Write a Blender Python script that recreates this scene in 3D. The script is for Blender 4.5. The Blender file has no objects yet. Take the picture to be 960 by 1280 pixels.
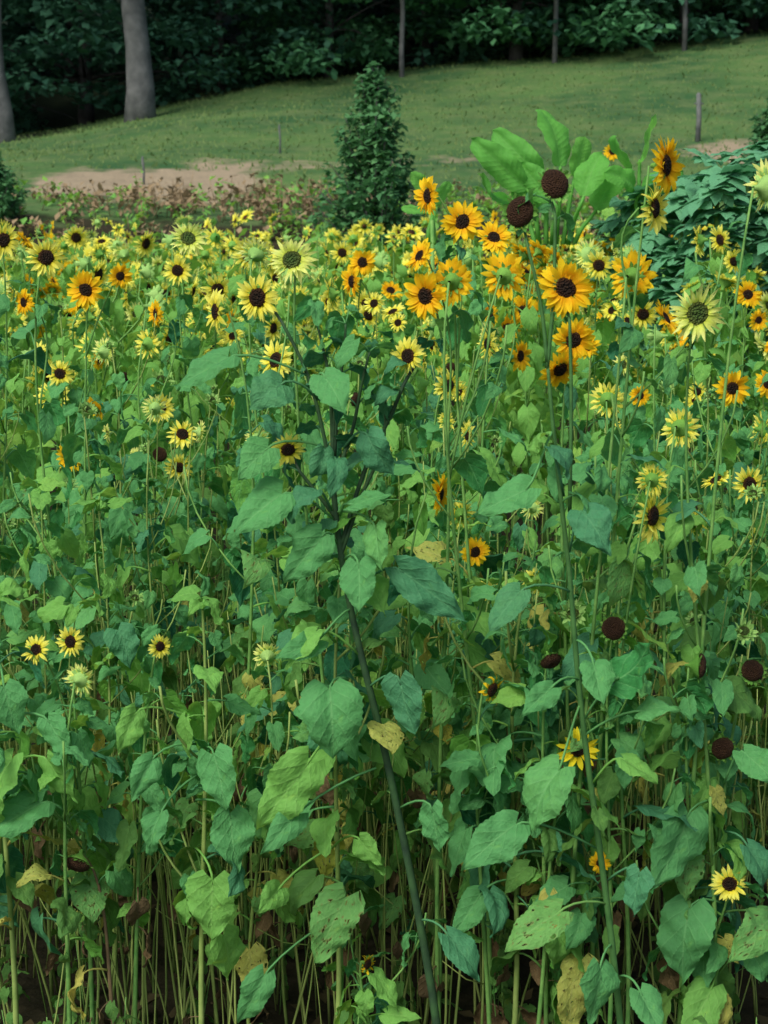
import bpy, math, random
from mathutils import Vector, Matrix, noise
R = random.Random(11)
S = bpy.context.scene
C = S.collection
PI = math.pi
F = 2133.0
CZ = 2.2
TH = math.atan(410/F)
FW = Vector((0, math.cos(TH), -math.sin(TH))); UP = Vector((0, math.sin(TH), math.cos(TH))); RT = Vector((1,0,0))
CAM = Vector((0,0,CZ))
def at(px, py, D):
    r = FW*F + RT*(px-480) + UP*(640-py)
    return CAM + r*(D/r.y)
def proj(p):
    d = p-CAM; k = F/d.dot(FW)
    return 480+d.x*k, 640-d.dot(UP)*k
def sm(a,b,x):
    t = max(0,min(1,(x-a)/(b-a))); return t*t*(3-2*t)
def interp(tab, x):
    if x <= tab[0][0]: return tab[0][1]
    for (a,b),(c,d) in zip(tab,tab[1:]):
        if x <= c: return b+(d-b)*(x-a)/(c-a)
    return tab[-1][1]
HT = [(-40,2.8),(-14,3.0),(-9,3.6),(-6,4.5),(-3,5.1),(0,5.25),(11,6.5),(40,8.0)]
def tz(x,y):
    z = 1.9*sm(17,26.5,y) + 0.65*sm(26,32,y)
    t = max(0,min(1,(y-31)/19.0)); t = t*0.75+0.25*t*t*(3-2*t)
    z += t*(interp(HT,x)-2.5)
    if y > 51: z += (y-51)*0.28
    if y > 17: z += 0.18*sm(17,24,y)*noise.noise(Vector((x*0.22,y*0.22,3)))
    z += 0.02*noise.noise(Vector((x*2.2,y*2.2,0)))
    return z

# ---------------------------------------------------------------- materials
def newmat(name):
    m = bpy.data.materials.new(name); m.use_nodes = True
    nt = m.node_tree; nt.nodes.clear()
    return m, nt
def N(nt, t, **k):
    n = nt.nodes.new(t)
    for a,b in k.items(): setattr(n,a,b)
    return n
def MA(nt, op, a, b=None, c=None, clamp=False):
    n = nt.nodes.new('ShaderNodeMath'); n.operation = op; n.use_clamp = clamp
    for i,x in enumerate((a,b,c)):
        if x is None: continue
        if isinstance(x,(int,float)): n.inputs[i].default_value = x
        else: nt.links.new(x, n.inputs[i])
    return n.outputs[0]
def MX(nt, fac, a, b, mode='MIX'):
    n = nt.nodes.new('ShaderNodeMix'); n.data_type='RGBA'; n.blend_type = mode
    for k,x in ((0,fac),(6,a),(7,b)):
        if isinstance(x,(int,float)): n.inputs[k].default_value = x
        elif isinstance(x,tuple): n.inputs[k].default_value = (*x,1)
        else: nt.links.new(x,n.inputs[k])
    return n.outputs[2]
def MR(nt, x, a,b,c,d):
    n = nt.nodes.new('ShaderNodeMapRange'); nt.links.new(x,n.inputs[0])
    for i,v in enumerate((a,b,c,d)): n.inputs[i+1].default_value = v
    return n.outputs[0]
def finish(m, nt, col, rough=.6, trans=0.0, bump=None, bs=.3, bd=.01, spec=.35, tcol=None, hole=None):
    p = N(nt,'ShaderNodeBsdfPrincipled'); nt.links.new(col,p.inputs['Base Color'])
    p.inputs['Roughness'].default_value = rough; p.inputs['Specular IOR Level'].default_value = spec
    if bump is not None:
        b = N(nt,'ShaderNodeBump'); b.inputs['Strength'].default_value = bs; b.inputs['Distance'].default_value = bd
        nt.links.new(bump,b.inputs['Height']); nt.links.new(b.outputs[0],p.inputs['Normal'])
    o = N(nt,'ShaderNodeOutputMaterial'); out = p.outputs[0]
    if trans > 0:
        t = N(nt,'ShaderNodeBsdfTranslucent'); nt.links.new(tcol if tcol is not None else col,t.inputs[0])
        x = N(nt,'ShaderNodeMixShader'); x.inputs[0].default_value = trans
        nt.links.new(out,x.inputs[1]); nt.links.new(t.outputs[0],x.inputs[2]); out = x.outputs[0]
    if hole is not None:
        t = N(nt,'ShaderNodeBsdfTransparent'); x = N(nt,'ShaderNodeMixShader'); nt.links.new(hole,x.inputs[0])
        nt.links.new(out,x.inputs[1]); nt.links.new(t.outputs[0],x.inputs[2]); out = x.outputs[0]
    nt.links.new(out,o.inputs[0])
    return m
def rnd(nt):
    g = N(nt,'ShaderNodeNewGeometry'); o = N(nt,'ShaderNodeObjectInfo')
    return MA(nt,'FRACT',MA(nt,'ADD',g.outputs['Random Per Island'],o.outputs['Random'])), g
def nz(nt, scale, detail=3, coord='Object'):
    tc = N(nt,'ShaderNodeTexCoord'); n = N(nt,'ShaderNodeTexNoise'); n.inputs['Scale'].default_value = scale; n.inputs['Detail'].default_value = detail
    nt.links.new(tc.outputs[coord],n.inputs['Vector']); return n.outputs['Fac']
def leaf_mat(name, c1, c2, c3, vein, trans=.27, rough=.6, nv=4.6, holes=False):
    m,nt = newmat(name)
    r,g = rnd(nt)
    uv = N(nt,'ShaderNodeUVMap'); sp = N(nt,'ShaderNodeSeparateXYZ'); nt.links.new(uv.outputs[0],sp.inputs[0])
    a = MA(nt,'ABSOLUTE',MA(nt,'MULTIPLY_ADD',sp.outputs[0],2.0,-1.0))
    mid = MR(nt,a,.010,.05,1,0)
    tn = N(nt,'ShaderNodeTexNoise'); tn.inputs['Scale'].default_value = 3.5; tn.inputs['Detail'].default_value = 5; nt.links.new(uv.outputs[0],tn.inputs['Vector']); n1 = tn.outputs['Fac']
    tn = N(nt,'ShaderNodeTexNoise'); tn.inputs['Scale'].default_value = 16; tn.inputs['Detail'].default_value = 4; nt.links.new(uv.outputs[0],tn.inputs['Vector']); n2 = tn.outputs['Fac']
    lat = MA(nt,'FRACT',MA(nt,'ADD',MA(nt,'SUBTRACT',MA(nt,'MULTIPLY',sp.outputs[1],nv),MA(nt,'MULTIPLY',MA(nt,'POWER',a,.8),1.9)),MA(nt,'MULTIPLY',n1,.55)))
    d = MA(nt,'MULTIPLY',MA(nt,'ABSOLUTE',MA(nt,'SUBTRACT',lat,.5)),2.0)
    lv = MA(nt,'MULTIPLY',MR(nt,d,.88,1,0,1),.7)
    vm = MA(nt,'MAXIMUM',mid,lv)
    col = MX(nt,r,c1,c2)
    col = MX(nt,MR(nt,r,.86,1,0,1),col,c3)
    col = MX(nt,MR(nt,n1,.35,.7,0,.6),col,c2)
    col = MX(nt,MR(nt,n2,.45,.7,0,.45),col,tuple(c*.6 for c in c1))
    col = MX(nt,MR(nt,n1,.6,.72,0,.5),col,c3)
    col = MX(nt,MA(nt,'MULTIPLY',vm,.55),col,vein)
    back = MX(nt,MA(nt,'MULTIPLY',g.outputs['Backfacing'],.35),col,vein)
    h = MA(nt,'ADD',MA(nt,'MULTIPLY',MA(nt,'POWER',d,3.0),-.6),MA(nt,'MULTIPLY',n2,1.6))
    tcol = MX(nt,.55,back,tuple(min(1,c*1.8) for c in c3))
    hole = None
    if holes:
        n = N(nt,'ShaderNodeTexNoise'); n.inputs['Scale'].default_value = 9; n.inputs['Detail'].default_value = 2; nt.links.new(uv.outputs[0],n.inputs['Vector'])
        hole = MR(nt,n.outputs['Fac'],.645,.655,0,1)
        back = MX(nt,MR(nt,n.outputs['Fac'],.58,.65,0,.8),back,(.16,.11,.04))
    return finish(m,nt,back,rough,trans,h,.5,.005,.14,tcol,hole)
def petal_mat(name, base, tip, dark):
    m,nt = newmat(name); r,g = rnd(nt)
    uv = N(nt,'ShaderNodeUVMap'); sp = N(nt,'ShaderNodeSeparateXYZ'); nt.links.new(uv.outputs[0],sp.inputs[0])
    col = MX(nt,MR(nt,sp.outputs[1],0,.6,0,1),base,tip)
    col = MX(nt,MR(nt,r,.5,1,0,.35),col,dark)
    st = MA(nt,'SINE',MA(nt,'MULTIPLY',sp.outputs[0],34.0))
    return finish(m,nt,col,.6,.42,st,.3,.002,.12)
def simple_mat(name, c1, c2, scale=20, rough=.75, trans=0, island=False, bs=.4, bd=.01, spec=.15):
    m,nt = newmat(name)
    n1 = nz(nt,scale,5)
    f = MR(nt,n1,.3,.7,0,1)
    if island:
        r,g = rnd(nt); f = MA(nt,'ADD',MA(nt,'MULTIPLY',r,.65),MA(nt,'MULTIPLY',f,.35))
    col = MX(nt,f,c1,c2)
    return finish(m,nt,col,rough,trans,n1,bs,bd,spec)
M_leaf = leaf_mat('leaf_green',(.030,.190,.052),(.065,.295,.080),(.15,.37,.055),(.17,.42,.15))
M_leafe = leaf_mat('leaf_eaten',(.05,.23,.05),(.10,.33,.07),(.23,.38,.05),(.22,.43,.13),holes=True)
M_leafd = leaf_mat('leaf_dark',(.016,.120,.052),(.036,.195,.085),(.07,.23,.06),(.11,.30,.13),.2)
M_leafy = leaf_mat('leaf_yellow',(.26,.36,.05),(.44,.43,.06),(.50,.38,.08),(.42,.44,.14),holes=True)
M_leafb = leaf_mat('leaf_dry',(.11,.075,.035),(.17,.12,.05),(.06,.04,.02),(.2,.15,.08),.12,.8)
M_leafm = leaf_mat('leaf_field',(.070,.265,.038),(.155,.43,.068),(.30,.50,.055),(.27,.54,.14),.34)
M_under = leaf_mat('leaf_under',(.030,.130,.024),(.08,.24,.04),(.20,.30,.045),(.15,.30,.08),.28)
M_gold = petal_mat('petal_golden',(.92,.48,.008),(.97,.69,.020),(.94,.52,.010))
M_slim = petal_mat('petal_slim_yellow',(.94,.68,.012),(.97,.82,.03),(.94,.70,.02))
M_lemon = petal_mat('petal_lemon',(.90,.77,.035),(.97,.94,.17),(.87,.84,.09))
M_pale = petal_mat('petal_pale',(.66,.76,.09),(.88,.93,.28),(.6,.74,.16))
M_bract = simple_mat('bract_green',(.09,.28,.04),(.22,.46,.08),30,.6,.2,True)
M_bud = simple_mat('bract_pale',(.24,.50,.12),(.44,.68,.2),30,.6,.25,True)
M_stem = simple_mat('stem_green',(.08,.23,.05),(.19,.37,.09),25,.6)
M_stemt = simple_mat('stem_olive',(.12,.22,.045),(.30,.40,.11),12,.7)
M_stemd = simple_mat('stem_dark',(.035,.11,.030),(.08,.20,.055),22,.55)
M_stemp = simple_mat('stem_purple',(.022,.045,.026),(.045,.11,.038),22,.5)
def disc_mat(name, cs):
    m,nt = newmat(name)
    uv = N(nt,'ShaderNodeUVMap'); sp = N(nt,'ShaderNodeSeparateXYZ'); nt.links.new(uv.outputs[0],sp.inputs[0])
    tc = N(nt,'ShaderNodeTexCoord'); v = N(nt,'ShaderNodeTexVoronoi'); v.inputs['Scale'].default_value = 13
    nt.links.new(tc.outputs['Object'],v.inputs['Vector'])
    rp = N(nt,'ShaderNodeValToRGB'); nt.links.new(sp.outputs[1],rp.inputs[0])
    el = rp.color_ramp.elements
    el[0].position = 0; el[0].color = (*cs[0],1); el[1].position = 1; el[1].color = (*cs[3],1)
    e = el.new(.38); e.color = (*cs[1],1); e = el.new(.72); e.color = (*cs[2],1)
    col = MX(nt,MR(nt,v.outputs['Distance'],0,.6,0,.7),rp.outputs[0],tuple(c*.35 for c in cs[1]))
    return finish(m,nt,col,.8,0,MA(nt,'MULTIPLY',v.outputs['Distance'],-1.0),1,.03,.2)
M_disc = disc_mat('disc_brown',[(.085,.045,.018),(.034,.018,.008),(.085,.030,.010),(.24,.10,.015)])
M_discg = disc_mat('disc_green',[(.14,.28,.05),(.12,.22,.04),(.17,.23,.045),(.36,.40,.06)])
M_discs = disc_mat('disc_seed',[(.17,.085,.036),(.12,.055,.024),(.15,.070,.030),(.22,.12,.05)])

# ---------------------------------------------------------------- mesh building
class MB:
    def __init__(s): s.v=[]; s.f=[]; s.m=[]; s.uv=[]
    def add(s, data, M=None, mi=0):
        v,f,uv = data; o = len(s.v)
        s.v += [M@Vector(p) for p in v] if M is not None else v
        s.f += [tuple(i+o for i in q) for q in f]; s.m += [mi]*len(f); s.uv += uv
    def mesh(s, name, mats):
        me = bpy.data.meshes.new(name); me.from_pydata([tuple(p) for p in s.v],[],s.f)
        for m in mats: me.materials.append(m)
        me.polygons.foreach_set('material_index', s.m)
        me.polygons.foreach_set('use_smooth',[True]*len(s.f))
        u = me.uv_layers.new(name='UVMap'); buf = []
        for q in s.f:
            for i in q: buf += s.uv[i]
        u.data.foreach_set('uv',buf); me.update(); return me
def ob(name, me, parent=None, mat=None):
    o = bpy.data.objects.new(name, me); C.objects.link(o)
    if parent: o.parent = parent
    if mat is not None: o.matrix_local = mat
    return o
def tag(o, label, cat=None, group=None, kind=None):
    if label: o['label'] = label
    if cat: o['category'] = cat
    if group: o['group'] = group
    if kind: o['kind'] = kind
    return o
def empty(name, loc): 
    o = bpy.data.objects.new(name,None); C.objects.link(o); o.location = loc; o.empty_display_size=.1; return o
def tube(pts, rad, n=6):
    v=[];f=[];uv=[]; k=len(pts)
    for i,p in enumerate(pts):
        t = (pts[min(i+1,k-1)]-pts[max(i-1,0)]).normalized()
        a = t.cross(Vector((0.31,1,0.17))).normalized(); b = t.cross(a)
        for j in range(n):
            q = 2*PI*j/n
            v.append(p+(a*math.cos(q)+b*math.sin(q))*rad[i]); uv.append((.5,0.0))
    for i in range(k-1):
        for j in range(n):
            f.append((i*n+j,i*n+(j+1)%n,(i+1)*n+(j+1)%n,(i+1)*n+j))
    f.append(tuple(range(n))[::-1]); f.append(tuple((k-1)*n+j for j in range(n)))
    return v,f,uv
def bez(a,b,c,d,n):
    r=[]
    for i in range(n+1):
        t=i/n; s=1-t
        r.append(a*s**3+b*3*s*s*t+c*3*s*t*t+d*t**3)
    return r
def blade(L, W, nv, nu, curl, fold, wave, ph, side=0.0, acum=1.05, ser=.028, cord=.17):
    v=[];f=[];uv=[]
    x=z=y=0; rows=[]; ang=[]
    for i in range(nv+1):
        t=i/nv; rows.append((x,y,z)); a=-curl*t+.25*math.sin(ph*3+t*5)*curl; ang.append(a)
        x+=L/nv*math.cos(a); z+=L/nv*math.sin(a); y+=side*t*L/nv
    mx = (.36**.42)*(.64**acum)
    for i in range(nv+1):
        t=i/nv; tt=max(t,.012)
        w0 = W*(tt**.42)*((1-t)**acum)/mx
        X,Y,Z = rows[i]; ca,sa = math.cos(ang[i]),math.sin(ang[i])
        for j in range(-nu,nu+1):
            u=j/nu; au=abs(u); s=-1 if u<0 else 1
            w = w0*(1+.09*au*math.sin(t*7+ph*2+s)+.04*au*math.sin(t*17+ph*5*s))
            if 0<i<nv: w *= 1+au*au*(ser if (i+(s>0))%2 else -ser)
            h = fold*au*w - .9*fold*u*u*w + wave*L*au*math.sin(t*10+ph+1.3*s) + .6*wave*L*au*math.sin(t*21+ph*1.7*s+au*3)
            bx = -cord*L*au*(1-t)**4
            px = X+bx*ca-h*sa; pz = Z+bx*sa+h*ca
            v.append((px,Y+u*w*math.sqrt(max(0.2,1-.3*fold*fold)),pz)); uv.append((.5+.5*u,t))
    n=2*nu+1
    for i in range(nv):
        for j in range(n-1): f.append((i*n+j,i*n+j+1,(i+1)*n+j+1,(i+1)*n+j))
    return v,f,uv
def merge(*ds):
    m=MB()
    for d in ds: m.add(d[0],d[1] if len(d)>1 else None)
    return m.v,m.f,m.uv
def leaf_unit(nv,nu,rg,np_=5,droop=None):
    d = rg.uniform(.1,1.4) if droop is None else droop
    pl = rg.uniform(.35,.65); rise = rg.uniform(.05,.45)
    tip = Vector((pl,0,rise*pl))
    pt = bez(Vector((0,0,0)),Vector((pl*.4,0,rise*pl*.9)),Vector((pl*.8,0,rise*pl*1.3)),tip,4)
    tb = tube(pt,[.028,.024,.02,.018,.016],np_)
    b = blade(1,rg.uniform(.27,.44),nv,nu,rg.uniform(.2,1.6),rg.uniform(.1,1.0),rg.uniform(.02,.08),rg.uniform(0,6),rg.uniform(-.4,.4),rg.uniform(.95,1.3))
    M = Matrix.Translation(tip)@Matrix.Rotation(d,4,'Y')@Matrix.Rotation(rg.uniform(-.7,.7),4,'X')
    return merge((tb,),(b,M))
HL = [leaf_unit(18,4,R) for _ in range(26)]
LL = [leaf_unit(6,2,R,3) for _ in range(14)]
def dmesh(d,name,mat):
    m=MB(); m.add(d); return m.mesh(name,[mat])
LM = {k:[dmesh(d,'leaf',m) for d in HL] for k,m in (('g',M_leaf),('d',M_leafd),('y',M_leafy),('b',M_leafb),('e',M_leafe),('m',M_leafm),('u',M_under))}

# flower heads, unit radius, facing +Z
def dome(r,h,z0,n=20,k=7,jit=0.0,rg=R):
    v=[(0,0,z0+h*.75)];f=[];uv=[(.5,0.0)]
    for i in range(1,k+1):
        t=i/k
        for j in range(n):
            a=2*PI*j/n; rr=r*t*(1+rg.uniform(-jit,jit))
            v.append((rr*math.cos(a),rr*math.sin(a),z0+h*math.sqrt(max(0,1-t*t*.98))-(h*.25 if t<.3 else 0)*(1-t/.3)+rg.uniform(-jit,jit)*r*.4)); uv.append((j/n,t))
    for j in range(n): f.append((0,1+j,1+(j+1)%n))
    for i in range(k-1):
        for j in range(n):
            a=1+i*n; f.append((a+j,a+n+j,a+n+(j+1)%n,a+(j+1)%n))
    return v,f,uv
def ray_petals(n,r0,r1,w,lift,rg,curl=.3,twist=.3,miss=0,nv=5,jl=.12,zj=.05):
    m=MB()
    for i in range(n):
        if rg.random()<miss: continue
        L=(r1-r0)*(1+rg.uniform(-jl,jl*.6)); W=w*rg.uniform(.8,1.15)
        v=[];f=[];uv=[]
        x=0;z=0;a=lift+rg.uniform(-.3,.3); cu=curl*rg.uniform(-.6,1.6)
        for k in range(nv+1):
            t=k/nv; ww=W*(math.sin(PI*min(1,(t*.84+.14)))**.7)*(1 if k<nv else .15)
            tw=twist*t*rg.uniform(.8,1.2)
            for u in (-1,0,1):
                v.append((x,u*ww*math.cos(tw),z+u*ww*math.sin(tw)+abs(u)*ww*.25)); uv.append((.5+.5*u,t))
            x+=L/nv*math.cos(a); z+=L/nv*math.sin(a); a-=cu/nv
        for k in range(nv):
            for j in (0,1): f.append((k*3+j,k*3+j+1,k*3+j+4,k*3+j+3))
        th=2*PI*(i+rg.uniform(-.5,.5))/n
        M=Matrix.Rotation(th,4,'Z')@Matrix.Translation((r0*.92,0,rg.uniform(-zj,zj)))@Matrix.Rotation(rg.uniform(-.45,.45),4,'X')@Matrix.Rotation(rg.uniform(-.2,.2),4,'Z')
        m.add((v,f,uv),M)
    return m.v,m.f,m.uv
def back_cup(r,depth,n=14):
    v=[];f=[];uv=[]
    prof=[(r,.0),(r*.95,-.10*depth),(r*.7,-.5*depth),(r*.3,-.85*depth),(.10,-1.2*depth),(.07,-1.6*depth)]
    for (a,z) in prof:
        for j in range(n):
            q=2*PI*j/n; v.append((a*math.cos(q),a*math.sin(q),z)); uv.append((.5,.5))
    for i in range(len(prof)-1):
        for j in range(n): f.append((i*n+j,(i+1)*n+j,(i+1)*n+(j+1)%n,i*n+(j+1)%n))
    return v,f,uv
def head_data(kind, rg, lo=False):
    nv = 2 if lo else 5
    if kind=='G':
        p = merge((ray_petals(14 if lo else 22,.32,1,.16 if lo else .13,.06,rg,.4,.3,.05,nv,.16),),(ray_petals(10 if lo else 22,.32,.93,.12,.26,rg,.6,.4,.08,nv,.2),))
        return merge((back_cup(.36,.3,8 if lo else 14),),(ray_petals(6 if lo else 16,.3,.62,.08,-.25,rg,.2,.1,0,2),)), dome(.25 if lo else .35,.13,0,8 if lo else 22,3 if lo else 7,.03), p, (M_bract,M_disc,M_gold)
    if kind=='W':
        p = merge((ray_petals(20,.34,.95,.10,.15,rg,2.0,.9,.4,nv,.25),))
        return merge((back_cup(.40,.35),),(ray_petals(16,.34,.7,.08,.1,rg,.2,.3,0,3),)), dome(.38,.18,0,22,7,.05), p, (M_bract,M_disc,M_gold)
    if kind=='Y':
        p = merge((ray_petals(13,.3,1,.12,.1,rg,.5,.3,.08,nv,.15),),(ray_petals(6,.3,.9,.09,.4,rg,.8,.5,.1,nv),))
        return merge((back_cup(.34,.3),),(ray_petals(16,.3,.6,.07,-.25,rg,.2,.1,0,2),)), dome(.31,.16,0,22,7,.04), p, (M_bract,M_disc,M_slim)
    if kind=='L':
        p = merge((ray_petals(14 if lo else 25,.36,1,.14 if lo else .09,.10,rg,.5,.6,.05,nv,.2),),(ray_petals(10 if lo else 18,.36,.9,.10 if lo else .075,.35,rg,1.0,.8,.08,nv,.25),))
        return merge((back_cup(.42,.3,8 if lo else 14),),(ray_petals(6 if lo else 18,.38,.72,.07,-.2,rg,.2,.1,0,2),)), dome(.25 if lo else .37,.15,0,8 if lo else 22,3 if lo else 7,.03), p, (M_bract,M_disc,M_lemon)
    if kind=='P':
        p = merge((ray_petals(14 if lo else 28,.38,1,.10 if lo else .075,.1,rg,.6,.9,.03,nv,.25),),(ray_petals(8 if lo else 24,.38,.85,.08 if lo else .06,.6,rg,1.0,1.0,.03,nv,.3),))
        return merge((back_cup(.44,.35,8 if lo else 14),),(ray_petals(6 if lo else 18,.40,.75,.07,-.2,rg,-.2,.2,0,2),)), dome(.34 if lo else .38,.10,0,8 if lo else 20,3 if lo else 6,.05), p, (M_bud,M_discg,M_pale)
    if kind=='S':
        return merge((back_cup(.78,.5),),(ray_petals(24,.72,1.14,.12,.35,rg,-.3,.4,.12,3,.35),)), dome(.80,.48,0,26,9,.045), None, (M_bract,M_discs,None)
    if kind=='B':
        return merge((back_cup(.5,.5),),(ray_petals(20,.4,1.0,.12,.5,rg,-.9,.3,0,4,.2),),(ray_petals(16,.3,.8,.1,1.0,rg,-.9,.3,0,4,.2),)), dome(.4,.25,0,14,5,.05), None, (M_bud,M_discg,None)
HEADS={}
for kd in 'GLPSBYW':
    HEADS[kd]=[]
    for q in range(6 if kd in 'GLP' else 3):
        g,d,p,ms = head_data(kd,R)
        HEADS[kd].append((dmesh(g,'flower_head',ms[0]),dmesh(d,'disc',ms[1]),dmesh(p,'petals',ms[2]) if p else None))
def facing(az,el):
    a=math.radians(az); e=math.radians(el)
    return Vector((math.sin(a)*math.cos(e),-math.cos(a)*math.cos(e),math.sin(e)))
def add_head(root, loc, az, el, diam, kind, rg=R):
    g,d,p = rg.choice(HEADS[kind])
    q = facing(az,el).to_track_quat('Z','Y').to_matrix().to_4x4()
    Mx = Matrix.Translation(loc)@q@Matrix.Rotation(rg.uniform(0,6.28),4,'Z')@Matrix.Diagonal((diam/2,diam/2*rg.uniform(.86,1.04),diam/2,1))
    h = ob('seed_head' if kind=='S' else ('flower_bud' if kind=='B' else 'flower_head'),g,root,Mx)
    ob('disc',d,h)
    if p: ob('petals',p,h)

HERO=[]
def hidden(p, rad):
    x,y = proj(p); rp = rad*F/max(p.y,1)
    for hx,hy,hr,hD in HERO:
        if p.y < hD-.02 and (x-hx)**2+(y-hy)**2 < (hr*1.05+rp*.72)**2: return True
    return False
def leaf_center(M): return M@Vector((.8,0,-.1))
def put_leaf(root, base, node, az, tilt, size, kind, prune=True, rg=R):
    Ml = Matrix.Translation(node-base)@Matrix.Rotation(az,4,'Z')@Matrix.Rotation(tilt,4,'Y')@Matrix.Diagonal((size,size*rg.uniform(.8,1.15),size,1))
    cw = base+leaf_center(Ml)
    if prune and hidden(cw,size*.5): return
    ob('leaf',rg.choice(LM[kind]),root,Ml)
def path_sample(pts, t):
    x=t*(len(pts)-1); i=min(int(x),len(pts)-2); return pts[i].lerp(pts[i+1],x-i)
def headpath(start, hpos, az, el, diam, n=8):
    fc = facing(az,el); back = hpos-fc*diam*.28
    dz = max(.1,(back.z-start.z))
    return bez(start, start+(back-start)*.3+Vector((0,0,dz*.12)), back-fc*min(.12,dz*.3)-Vector((0,0,dz*.25)), back, n)

def grow(label, group, base, heads, rg, smat=M_stem, r0=.009, leaves=12, lo=.5, hi=.97, ls=(.10,.16), main=None, top=None,
         lk='g', dry=2, twigs=0, bl=2, hpaths=None, br_r=.5):
    root = empty('sunflower_plant',base); tag(root,label,'sunflower',group)
    mb = MB()
    if main is None:
        if heads:
            h0=heads[0]; tp = h0[0]
            fc=facing(h0[1],h0[2]); back=tp-fc*h0[3]*.28
            H=back.z-base.z
            w=Vector((rg.uniform(-.07,.07),rg.uniform(-.05,.05),0))
            main = bez(base, base+Vector((0,0,H*.4))+w, Vector((back.x,back.y,back.z))-fc*.07-Vector((0,0,H*.22))-w, back, 14)
        else:
            H=top.z-base.z
            w=Vector((rg.uniform(-.08,.08),rg.uniform(-.06,.06),0))
            main = bez(base, base+Vector((0,0,H*.4))+w, top-Vector((0,0,H*.3))-w, top, 12)
    k=len(main)
    rad=[r0*(1-.62*(i/(k-1))) for i in range(k)]
    mb.add(tube([p-base for p in main],rad,7))
    topz = main[-1].z
    branches=[]
    for i,h in enumerate(heads):
        hp,az,el,dm,kd = h
        if hpaths and hpaths[i]:
            pth = hpaths[i]
            fc=facing(az,el); back=hp-fc*dm*.28
            pth = pth[:-1]+bez(pth[-1],pth[-1].lerp(back,.4),back-fc*.04,back,4)
            mb.add(tube([p-base for p in pth],[r0*br_r*(1-.35*j/(len(pth)-1)) for j in range(len(pth))],6)); branches.append(pth)
        elif i>0 or hpaths:
            zz = min(hp.z,topz)-rg.uniform(.22,.5)
            best=min(main,key=lambda q:abs(q.z-max(zz,base.z+.2)))
            pth=headpath(best,hp,az,el,dm); mb.add(tube([p-base for p in pth],[r0*.5*(1-.35*j/8) for j in range(9)],6)); branches.append(pth)
        add_head(root,hp-base,az,el,dm,kd,rg)
    for q in range(twigs):
        st=path_sample(main,rg.uniform(.4,.85)); a=rg.uniform(0,6.28); l=rg.uniform(.15,.38)
        e=st+Vector((math.cos(a)*l*.6,math.sin(a)*l*.6,l))
        pth=bez(st,st+Vector((math.cos(a)*l*.35,math.sin(a)*l*.35,l*.3)),e-Vector((0,0,l*.3)),e,5)
        mb.add(tube([p-base for p in pth],[r0*.4]*6,5)); branches.append(pth)
    ob('stem',mb.mesh('stem',[smat]),root)
    ph=rg.uniform(0,6.28)
    for i in range(leaves):
        t=lo+(hi-lo)*(i+rg.random()*.6)/leaves
        sz=rg.uniform(*ls)*(1-.45*max(0,(t-.7)/.3))*rg.choice((1,1,.8,.55))
        kd=lk
        x=rg.random()
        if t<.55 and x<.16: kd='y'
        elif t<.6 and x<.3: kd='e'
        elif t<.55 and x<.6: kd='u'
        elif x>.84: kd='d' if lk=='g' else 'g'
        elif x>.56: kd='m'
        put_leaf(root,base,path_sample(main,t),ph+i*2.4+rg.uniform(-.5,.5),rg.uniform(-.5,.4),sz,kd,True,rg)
    for pth in branches:
        for q in range(bl):
            put_leaf(root,base,path_sample(pth,rg.uniform(.15,.9)),rg.uniform(0,6.28),rg.uniform(-.5,.1),rg.uniform(.045,.09),lk,True,rg)
    if not heads and not main is None:
        for q in range(5): put_leaf(root,base,main[-1],ph+q*1.3,-rg.uniform(.3,1.1),rg.uniform(.045,.085),'m',True,rg)
    for q in range(dry):
        put_leaf(root,base,path_sample(main,rg.uniform(.12,.45)),rg.uniform(0,6.28),rg.uniform(.5,1.1),rg.uniform(.05,.09),'b',True,rg)
    return root, main
def px_path(pts,D): return [at(x,y,D) for x,y in pts]
def smooth_path(p,n=4):
    r=[]
    for i in range(len(p)-1):
        a=p[max(i-1,0)];b=p[i];c=p[i+1];d=p[min(i+2,len(p)-1)]
        for k in range(n):
            t=k/n; r.append(.5*((2*b)+(c-a)*t+(2*a-5*b+4*c-d)*t*t+(3*b-a-3*c+d)*t**3))
    r.append(p[-1]); return r
MK={'g':M_leaf,'d':M_leafd,'y':M_leafy,'e':M_leafe,'m':M_leafm}
def set_leaf(root, base, D, A, B, T, w, rg, kind='g', dB=-.06, dT=-.10):
    a=at(*A,D)-base; b=at(*B,D+dB)-base; t=at(*T,D+dT+rg.uniform(-.05,.05))-base
    if hidden(base+b.lerp(t,.45),(t-b).length*.35): return
    t=b+(t-b)*.86
    L=(t-b).length; x=(t-b)/L
    n=Vector((rg.uniform(-.8,.8),-.7,.6+rg.uniform(-.3,.5))); n=(n-x*n.dot(x)).normalized(); y=n.cross(x)
    M=Matrix((( x.x,y.x,n.x,b.x),(x.y,y.y,n.y,b.y),(x.z,y.z,n.z,b.z),(0,0,0,1)))
    m=MB(); m.add(tube(bez(a,a.lerp(b,.4)+Vector((0,0,.02)),b-x*.02+Vector((0,0,.01)),b+x*.01,5),[.0028]*6,5))
    cu=rg.uniform(.2,1.0)
    m.add(blade(L*1.08,L*w,26,6,cu,rg.uniform(.3,.95),rg.uniform(.025,.065),rg.uniform(0,6),rg.uniform(-.25,.25),rg.uniform(.95,1.25)),M@Matrix.Rotation(-cu*.45,4,'Y'))
    ob('leaf',m.mesh('leaf',[MK[kind]]),root)

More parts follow.
